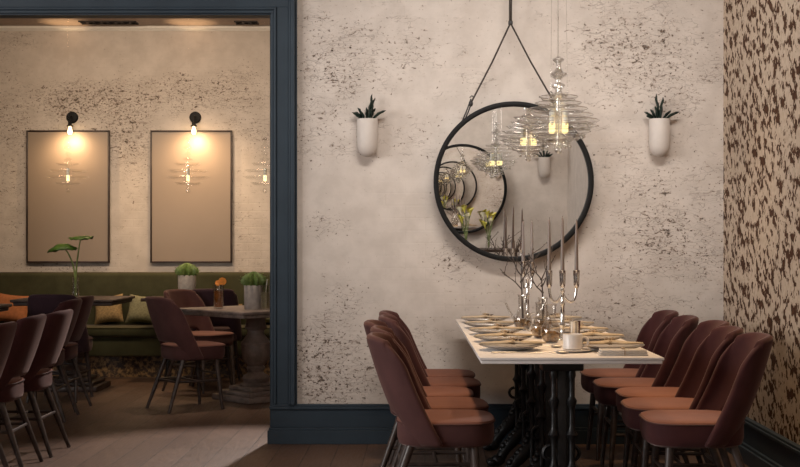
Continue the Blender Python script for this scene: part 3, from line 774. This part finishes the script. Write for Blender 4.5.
chandelier((c2.x, -.40), c2.z, 'tiered glass chandelier near the opposite wall, seen only in the mirror', 4, 1.35, .4)
for px, lab in ((68, 'small glass pendant chandelier in front of the left art panel'), (188, 'small glass pendant chandelier in front of the right art panel'), (265, 'small glass pendant chandelier beside the blue door casing')):
    q = at(px, 178, 10.7 if px < 260 else 10.55); 
    chandelier((q.x, q.y), q.z, lab, 1, .9, 0, 'small pendant chandeliers in the lounge')

# ------------------------------------------------------------------ flowers behind the viewpoint (seen in the mirror)
q = through(470, 236, 7.8 + 8.2); cy = -.50; ct = q.z - .17
t = thing('console_table', 'dark console table against the opposite wall, under its mirror', 'table', (q.x + .1, cy, 0))
bm = B(); bb(bm, -.5, .5, -.14, .14, ct - .03, ct, .004); obj('tabletop', bm, M['wood_dark'], t)
for sx in (-1, 1):
    for sy in (-1, 1):
        bm = B(); tube(bm, [(sx * .46, sy * .11, 0), (sx * .46, sy * .11, ct - .03)], [.014, .02], 8); obj('leg', bm, M['wood_dark'], t)
def calla(px, ptop, seed, label, mat):
    q = through(px, ptop, 7.8 + 8.3)
    hgt = q.z - ct
    t = thing('vase_of_calla_lilies', label, 'flower vase', (q.x, cy, ct), 0, 'vases of calla lilies')
    bm = B(); lathe(bm, [(.0, .001), (.04, 0), (.045, .01), (.035, .08), (.028, .14), (.034, .17)], n=24, cap=False); obj('vase', bm, M['glass'], t)
    r = random.Random(seed)
    for j, (dx, dz) in enumerate(((-.06, -.02), (-.015, .0), (.05, -.03), (.02, -.10), (-.045, -.13))):
        top = Vector((dx, r.uniform(-.03, .03), hgt + dz))
        bm = B(); tube(bm, bez((dx * .1, 0, .02), (dx * .2, 0, .2), (dx * .8, 0, hgt * .8 + dz), top - Vector((0, 0, .06)), 8), .005, 6); st = obj('stem', bm, M['stem'], t)
        bm = B(); rings = []
        for i in range(8):
            f = i / 7; rad = .006 + .028 * f ** 1.7
            rings.append([top + Vector((rad * math.cos(a) + dx * .25 * f, rad * math.sin(a), -.06 + .06 * f + (.035 * f * f) * (1 + math.cos(a - PI / 2 + j)) * .5)) for a in [2 * PI * k / 14 for k in range(14)]])
        loft(bm, rings, False); obj('flower', bm, mat if j % 3 else M['lily_white'], st)
calla(466, 208, 1, 'calla lilies in a glass vase on the console, seen at the left of the mirror', M['lily'])
calla(489, 213, 2, 'calla lilies in a glass vase on the console, seen nearer the middle of the mirror', M['lily'])

# ------------------------------------------------------------------ lounge: banquette and cushions
bq = thing('banquette', 'olive green upholstered banquette along the lounge wall', 'banquette', (0, 0, 0))
bm = B(); bb(bm, LX0 + .02, LX1 - .02, 11.66, 12.16, .36, .45, .035, 4); obj('seat', bm, M['olive'], bq)
bm = B(); bb(bm, LX0 + .02, LX1 - .02, 11.70, 12.30, .19, .37, .02); obj('base', bm, M['olive'], bq)
bm = B(); vs = bb(bm, LX0 + .02, LX1 - .02, 12.14, 12.29, .36, .93, .04, 4)
for v in bm.verts:
    if v.co.z > .6 and v.co.y < 12.2: v.co.y += .03
obj('backrest', bm, M['olive'], bq)
bm = B(); bb(bm, LX0 + .02, LX1 - .02, 11.78, 12.30, 0, .195); obj('plinth', bm, M['plinth'], bq)
bm = B(); tube(bm, [(LX0 + .05, 11.668, .445), (LX1 - .05, 11.668, .445)], .006, 6); obj('piping', bm, M['olive'], bq)

def cushion(px, py, w, h, mat, label, lean=22, rz=0, roll=0, Y=11.98):
    q = at(px, py, Y)
    bm = B(); n = 16; G = {}
    for s in (1, -1):
        for i in range(n + 1):
            for j in range(n + 1):
                u, v = -1 + 2 * i / n, -1 + 2 * j / n
                th = .065 * ((1 - u ** 4) * (1 - v ** 4)) ** .6
                px_ = u * w / 2 * (1 - .10 * (1 - v * v) * abs(u) ** 3 * 1.0); pz_ = v * h / 2 * (1 - .10 * (1 - u * u) * abs(v) ** 3)
                if s == -1 and (i in (0, n) or j in (0, n)): G[s, i, j] = G[1, i, j]
                else: G[s, i, j] = bm.verts.new((px_, s * th, pz_))
        for i in range(n):
            for j in range(n):
                f = [G[s, i, j], G[s, i + 1, j], G[s, i + 1, j + 1], G[s, i, j + 1]]
                bm.faces.new(f)
    o = obj('throw_cushion', bm, mat); o.rotation_euler = (math.radians(-lean), math.radians(roll), math.radians(rz))
    R = Euler(o.rotation_euler).to_matrix()
    zmin = min((R @ v.co).z for v in o.data.vertices); ymax = max((R @ v.co).y for v in o.data.vertices)
    o.location = (q.x, 12.128 - ymax, .453 - zmin)
    tag(o, label, 'cushion', 'cushions on the banquette'); return o
cushion(9, 305, .34, .28, M['cush_orange'], 'burnt orange cushion on the banquette at the left edge of the view', 20, 0, 6)
cushion(107, 308, .27, .27, M['cush_tan'], 'tan woven cushion on the banquette behind the dark square table', 18, 0, -6)
cushion(141, 308, .28, .27, M['cush_green'], 'sage woven cushion on the banquette left of the rose chairs', 18, 0, 5)
cushion(222, 308, .34, .20, M['cush_tan'], 'low tan cushion on the banquette behind the amber cocktail', 18, 0, 2)
cushion(262, 308, .26, .22, M['cush_green'], 'sage cushion on the banquette behind the pedestal table, next to the blue casing', 18, 0, -4)

# art panels
for px0, px1, lab in ((27, 108.5, 'tall plain taupe art panel with a thin dark frame, the left one'), (151, 231, 'tall plain taupe art panel with a thin dark frame, the right one')):
    a, b = at(px0, 131, 12.31), at(px1, 262, 12.31)
    t = thing('art_panel_frame', lab, 'art panel', ((a.x + b.x) / 2, 12.33, (a.z + b.z) / 2), 0, 'taupe art panels')
    hw, hh = (b.x - a.x) / 2, (a.z - b.z) / 2
    bm = B(); bb(bm, -hw + .008, hw - .008, -.012, .014, -hh + .008, hh - .008); obj('canvas', bm, M['panel'], t)
    bm = B()
    for s in (-1, 1):
        bb(bm, s * hw - .007, s * hw + .007, -.024, .015, -hh - .007, hh + .007, .002); bb(bm, -hw - .007, hw + .007, -.024, .015, s * hh - .007, s * hh + .007, .002)
    obj('frame', bm, M['wood_dark'], t)
# sconces
SC = []
for px, lab in ((71, 'small black wall sconce lit above the left art panel'), (194.5, 'small black wall sconce lit above the right art panel')):
    q = at(px, 117, 12.3); SC.append(q)
    t = thing('wall_sconce', lab, 'wall lamp', (q.x, FARY, q.z), 0, 'sconces over the art panels')
    rx = Matrix.Rotation(PI / 2, 3, 'X')
    bm = B(); lathe(bm, [(.0, .001), (.055, .001), (.055, .014), (.047, .022), (.0, .024)], n=28, rot=rx, cap=False); obj('back_plate', bm, M['black'], t)
    bm = B(); tube(bm, bez((0, -.02, 0), (0, -.07, .02), (0, -.085, -.01), (0, -.085, -.05), 10), .008, 8); obj('arm', bm, M['black'], t)
    bm = B(); lathe(bm, [(.010, -.045), (.016, -.05), (.018, -.075), (.030, -.085), (.032, -.09), (.0, -.09)], (0, -.085, 0), 18, cap=False); obj('socket', bm, M['black'], t)
    bm = B(); lathe(bm, [(.0, -.170), (.013, -.166), (.022, -.150), (.022, -.132), (.012, -.105), (.010, -.0905), (.0, -.0905)], (0, -.085, 0), 18, cap=False); obj('bulb', bm, M['bulb_sconce'], t)
# ceiling vents
for x0, x1, lab in ((80, 137, 'long dark scrollwork vent in the lounge ceiling'), (235, 258, 'short dark scrollwork vent in the lounge ceiling')):
    X0, X1 = (x0 - VX) / F * 12.09, (x1 - VX) / F * 12.09
    t = thing('ceiling_vent', lab, 'vent', ((X0 + X1) / 2, 12.09, LCEIL - .001), 0, 'scrollwork ceiling vents')
    L = (X1 - X0) / 2
    bm = B(); bb(bm, -L, L, -.07, .07, -.006, -.0005); obj('backing', bm, M['wood_dark'], t)
    bm = B(); n = int(L * 2 / .06)
    for i in range(n):
        x = -L + (i + .5) * 2 * L / n; sg = 1 if i % 2 else -1
        tube(bm, [(x + .026 * math.cos(a) * (1 - a / 12), sg * .026 * math.sin(a) * (1 - a / 12) + sg * .02, -.012) for a in [j * .5 for j in range(16)]], .006, 5)
    for s in (-1, 1): tube(bm, [(-L, s * .066, -.009), (L, s * .066, -.009)], .005, 5)
    obj('scrollwork', bm, M['black'], t)

# ------------------------------------------------------------------ lounge tables
def baluster(bm, z1, k=1.0):
    prof = [(.135, .105), (.140, .115), (.132, .125), (.105, .135), (.112, .15), (.118, .165), (.105, .185), (.075, .20), (.065, .215), (.078, .235), (.08, .245), (.07, .26), (.09, .28),
            (.112, .31), (.122, .35), (.125, .39), (.122, .42), (.128, .425), (.128, .437), (.118, .445), (.098, .47), (.073, .50), (.070, .53), (.092, .545), (.096, .555), (.088, .57), (.080, .60), (.085, .62), (.10, .635), (.11, z1)]
    lathe(bm, [(r * k, z) for r, z in prof], n=32)
def pedestal_table(c, yaw, hx, hy, z, label, mat, k=1.0):
    t = thing('pedestal_table', label, 'table', (c[0], c[1], 0), yaw, 'square pedestal tables in the lounge')
    bm = B(); bb(bm, -hx, hx, -hy, hy, z - .022, z, .006); bb(bm, -hx + .02, hx - .02, -hy + .02, hy - .02, z - .05, z - .022, .006); obj('tabletop', bm, mat, t)
    bm = B(); baluster(bm, z - .05, k); obj('baluster', bm, mat, t)
    bm = B(); bb(bm, -.24, .24, -.24, .24, 0, .045, .008); bb(bm, -.205, .205, -.205, .205, .045, .075, .010); bb(bm, -.15, .15, -.15, .15, .075, .107, .010); obj('base', bm, mat, t)
    return t
PT = (-1.30, 10.12); PZ = .70
pedestal_table(PT, math.radians(-46), .44, .44, PZ, 'weathered wood table on a turned baluster pedestal beside the blue casing', M['wood_grey'], .9)
pedestal_table((-2.88, 10.83), 0, .41, .40, .75, 'dark wooden square table in front of the banquette, left side of the lounge', M['wood_dark'], .9)
pedestal_table((-3.50, 9.33), 0, .44, .44, .75, 'pale wooden table at the left edge of the view', M['wood_grey'], .9)
t = thing('side_table', 'small dark table against the banquette behind the rose chairs', 'table', (-2.25, 11.53, 0))
bm = B(); bb(bm, -.22, .40, -.10, .42, .69, .72, .006); obj('tabletop', bm, M['wood_dark'], t)
bm = B(); lathe(bm, [(.11, 0), (.11, .012), (.03, .03), (.022, .10), (.022, .60), (.06, .689)], n=20); obj('pedestal', bm, M['iron'], t)
t = thing('long_table', 'long dark table left of the front row of dark chairs', 'table', (0, 0, 0))
bm = B(); bb(bm, -3.45, -2.72, 5.7, 7.7, .71, .745, .004); obj('tabletop', bm, M['wood_dark'], t)
for y in (6.1, 7.3):
    bm = B(); lathe(bm, [(.2, 0), (.2, .02), (.05, .05), (.04, .35), (.05, .6), (.15, .709)], (-3.08, y, 0), 20); obj('pedestal', bm, M['iron'], t)

def cactus(loc, k, label):
    t = thing('potted_cactus', label, 'potted cactus', loc, 0, 'potted cacti in concrete pots')
    R, h = .060 * k, .152 * k
    bm = B(); lathe(bm, [(.0, 0), (R * .94, 0), (R, .006), (R * 1.03, h - .004), (R, h), (R * .86, h), (R * .84, h - .02), (.0, h - .022)], n=32, cap=False); obj('pot', bm, M['concrete'], t)
    bm = B(); lathe(bm, [(0, h - .021), (R * .82, h - .021), (R * .8, h - .014), (0, h - .010)], n=20, cap=False); obj('soil', bm, M['soil'], t)
    bm = B(); n = 66; rings = []
    for i in range(11):
        f = i / 10; z = h - .012 * k + .098 * k * f; rad = .066 * k * math.sin(PI * (.18 + .80 * f)) ** .75
        rings.append([(rad * (1 + .26 * math.cos(11 * 2 * PI * j / n)) * math.cos(2 * PI * j / n), rad * (1 + .26 * math.cos(11 * 2 * PI * j / n)) * math.sin(2 * PI * j / n), z) for j in range(n)])
    loft(bm, rings); obj('cactus_body', bm, M['cactus'], t)
    bm = B()
    for j in range(11):
        a = 2 * PI * j / 11
        for i in (2, 4, 6, 8):
            f = i / 10; z = h - .012 * k + .098 * k * f; rad = .066 * k * math.sin(PI * (.18 + .80 * f)) ** .75 * 1.26
            for da in (-.2, .2):
                tube(bm, [(rad * math.cos(a), rad * math.sin(a), z), ((rad + .014) * math.cos(a + da), (rad + .014) * math.sin(a + da), z + .012)], [.0016, .0005], 4)
    obj('spines', bm, M['stem'], t)
    return t
q = at(253.5, 306.5, 9.90); cactus((q.x, 9.92, PZ), 1.2, 'ribbed cactus in a tall concrete pot on the weathered pedestal table')
q = at(187, 0, 11.66); cactus((q.x, 11.66, .72), 1.28, 'ribbed cactus in a concrete pot on the small dark table under the right art panel')

def cocktail(loc, label, liquid, garnish):
    t = thing('cocktail_glass', label, 'cocktail', loc, 0, 'cocktails on the pedestal table')
    R, h = .040, .185
    bm = B(); lathe(bm, [(.0, .001), (R * .86, 0), (R * .9, .004), (R, h), (R * .94, h), (R * .86, .012), (.0, .010)], n=28, cap=False); obj('tumbler', bm, M['glass'], t)
    bm = B(); lathe(bm, [(.0, .0125), (R * .82, .0125), (R * .89, h * .72), (.0, h * .72)], n=24, cap=False); obj('drink', bm, liquid, t)
    if garnish == 'orange':
        bm = B(); lathe(bm, [(.0, -.003), (.030, -.003), (.030, .003), (.0, .003)], (.030, -.006, h + .022), 24, rot=Matrix.Rotation(PI / 2, 3, 'X') @ Matrix.Rotation(.3, 3, 'Y'), cap=False)
        lathe(bm, [(.0, -.003), (.022, -.003), (.022, .003), (.0, .003)], (-.005, .006, h + .008), 24, rot=Matrix.Rotation(PI / 2.4, 3, 'X'), cap=False); obj('orange_slice', bm, M['orange_peel'], t)
        bm = B()
        for j in range(7): box(bm, (.013 * math.cos(j * 2.2), .013 * math.sin(j * 2.2), h * .74 + .004 * (j % 3)), (.018, .018, .016), .003, Matrix.Rotation(j * .7, 3, 'Z'))
        obj('ice', bm, M['glass_rim'], t)
    else:
        bm = B()
        for j in range(9):
            a = j * 2.4; p0 = Vector((.012 * math.cos(a), .012 * math.sin(a), h * .72)); p1 = p0 + Vector((.018 * math.cos(a), .018 * math.sin(a), .05 + .006 * (j % 4)))
            tube(bm, [p0, p0.lerp(p1, .5), p1], [.002, .009, .002], 6, sy=.3)
        obj('mint_sprig', bm, M['leaf'], t)
    bm = B(); tube(bm, [(-.01, .0, .02), (.012, .012, h + .045)], .0025, 8); obj('straw', bm, M['tube_white'], t)
q = at(218.5, 0, 10.05); cocktail((q.x, 10.05, PZ), 'amber cocktail with an orange slice on the weathered pedestal table', M['drink_amber'], 'orange')
q = at(265.5, 0, 9.83); cocktail((q.x, 9.83, PZ), 'pale mint cocktail on the weathered pedestal table beside the cactus pot', M['drink_pale'], 'mint')

# big leaf plant in a slim glass on the dark table
q = at(75.5, 0, 10.75)
t = thing('leaf_stems_in_vase', 'two large green leaves in a slim glass vase on the dark square table', 'plant', (q.x, 10.75, .75))
bm = B(); lathe(bm, [(.0, .001), (.028, 0), (.030, .004), (.026, .10), (.022, .165), (.025, .17)], n=24, cap=False); obj('vase', bm, M['glass'], t)
def big_leaf(tip_px, tip_py, L, w, name_rot, droop, bend):
    e = at(tip_px, tip_py, 10.75) - Vector((q.x, 10.75, .75))
    bm = B(); tube(bm, bez((0, 0, .01), (.0, 0, .25), (e.x * .2 + .01, 0, e.z * .7), e, 14), [.009 - .0003 * i for i in range(15)], 8); st = obj('stem', bm, M['stem'], t)
    bm = B(); n, m = 16, 8; G = []
    for i in range(n + 1):
        f = i / n; x = -L / 2 + L * f
        hw = w * math.sin(PI * min(1, max(.02, f))) ** .6
        row = []
        for j in range(m + 1):
            v = -1 + 2 * j / m
            row.append(bm.verts.new((x, v * hw, -droop * (2 * f - 1) ** 2 - bend * (v * v) * hw + .003 * math.sin(i * 1.3) + .005 * abs(v) * math.sin(i * 1.7))))
        G.append(row)
    for i in range(n):
        for j in range(m): bm.faces.new((G[i][j], G[i + 1][j], G[i + 1][j + 1], G[i][j + 1]))
    r = bmesh.ops.rotate(bm, cent=(0, 0, 0), matrix=Matrix.Rotation(name_rot, 3, 'Y'), verts=bm.verts)
    bmesh.ops.translate(bm, vec=e + Vector((0, 0, droop * .15)), verts=bm.verts)
    o = obj('leaf', bm, M['leaf'], st); bake(o, [('SOLIDIFY', dict(thickness=.004))])
big_leaf(81, 236, .205, .10, -.05, .012, .30)
big_leaf(62, 244.5, .25, .09, -.10, .055, .55)

# ------------------------------------------------------------------ lights
def light(kind, name, loc, target, power, col, **kw):
    L = bpy.data.lights.new(name, kind); L.energy = power; L.color = col
    for k, v in kw.items(): setattr(L, k, v)
    o = bpy.data.objects.new(name, L); C.objects.link(o); o.location = loc
    if target is not None:
        o.rotation_euler = (Vector(target) - Vector(loc)).to_track_quat('-Z', 'Y').to_euler()
    return o
WARM = (1.0, .68, .38); SOFTW = (1.0, .84, .70); DAY = (1.0, .965, .95)
light('AREA', 'window_daylight', (WX - .35, (w0 + w1) / 2, 2.05), (0, 5.2, 1.9), 410, DAY, shape='RECTANGLE', size=4.0, size_y=2.2)
light('AREA', 'mirror_wall_fill', (.6, 5.2, 3.5), (.6, 7.9, 1.7), 19, (1, .94, .88), shape='RECTANGLE', size=2.2, size_y=.35, spread=math.radians(74))  # added fill that brightens the mirror wall, not a lamp of the room
light('AREA', 'rear_wall_fill', (.6, 1.6, 3.5), (.6, -.95, 1.4), 20, (1, .94, .88), shape='RECTANGLE', size=2.6, size_y=.35, spread=math.radians(80))  # added fill so the opposite wall looks bright in the mirror
for lx, ly, pw in ((.02, 5.85, 190), (.02, 7.0, 115), (1.22, 5.85, 215), (1.22, 7.0, 125)):
    light('SPOT', 'table_downlight', (lx, ly, 3.55), (lx + (.12 if lx < .5 else -.12), ly - .05, 0), pw, WARM, spot_size=math.radians(46), spot_blend=.9, shadow_soft_size=.08)
light('POINT', 'chandelier_glow', (CH.x, CH.y, CH.z - .02), None, 4, WARM, shadow_soft_size=0)
for i, q in enumerate(SC):
    light('SPOT', 'sconce_bulb_light', (q.x, FARY - .22, q.z - .20), (q.x + .01, FARY - .02, q.z - .42), 12, WARM, spot_size=math.radians(165), spot_blend=1.0, shadow_soft_size=.012)
    light('SPOT', 'sconce_uplight', (q.x, FARY - .10, q.z + .08), (q.x, FARY - .22, LCEIL), 30, WARM, spot_size=math.radians(40), spot_blend=1.0, shadow_soft_size=.01)
light('SPOT', 'lounge_downlight', (-.62, 10.1, 3.15), (-1.22, 7.3, 0), 720, (1, .90, .84), spot_size=math.radians(37), spot_blend=.6, shadow_soft_size=.06)
light('SPOT', 'lounge_chair_fill', (-1.5, 9.6, 3.15), (-1.5, 9.9, 0), 110, (1, .78, .58), spot_size=math.radians(50), spot_blend=.9, shadow_soft_size=.06)  # extra spot added to lift the chairs around the pedestal table
light('SPOT', 'lounge_seat_downlight', (-2.1, 11.75, 3.15), (-2.1, 11.7, 0), 130, WARM, spot_size=math.radians(85), spot_blend=.9, shadow_soft_size=.06)
light('AREA', 'lounge_wall_fill', (-2.4, 9.9, 3.18), (-2.4, 12.3, 1.8), 47, (1, .78, .56), shape='RECTANGLE', size=2.8, size_y=.5, spread=math.radians(120))  # soft fill added to brighten the lounge wall, no fixture there

wd = bpy.data.worlds.new('world'); bpy.context.scene.world = wd; wd.use_nodes = True
wd.node_tree.nodes['Background'].inputs[0].default_value = (.8, .85, 1, 1); wd.node_tree.nodes['Background'].inputs[1].default_value = .25

# ------------------------------------------------------------------ camera and view
cam = bpy.data.cameras.new('camera'); co = bpy.data.objects.new('camera', cam); C.objects.link(co)
co.location = (0, 0, H); co.rotation_euler = (PI / 2, 0, 0)
cam.sensor_width = 36; cam.lens = F / 800 * 36
cam.shift_x = (400 - VX) / 800; cam.shift_y = (VY - 233.5) / 800
cam.clip_start = .05; cam.clip_end = 100
sc = bpy.context.scene; sc.camera = co
sc.view_settings.view_transform = 'Standard'; sc.view_settings.look = 'None'
sc.view_settings.exposure = 0.0; sc.view_settings.gamma = 1.0; sc.view_settings.use_curve_mapping = False
sc.cycles.max_bounces = 14; sc.cycles.glossy_bounces = 10; sc.cycles.diffuse_bounces = 5; sc.cycles.transparent_max_bounces = 64; sc.cycles.transmission_bounces = 10
sc.cycles.caustics_reflective = False; sc.cycles.caustics_refractive = False
sc.cycles.use_denoising = True; sc.cycles.sample_clamp_indirect = 6.0
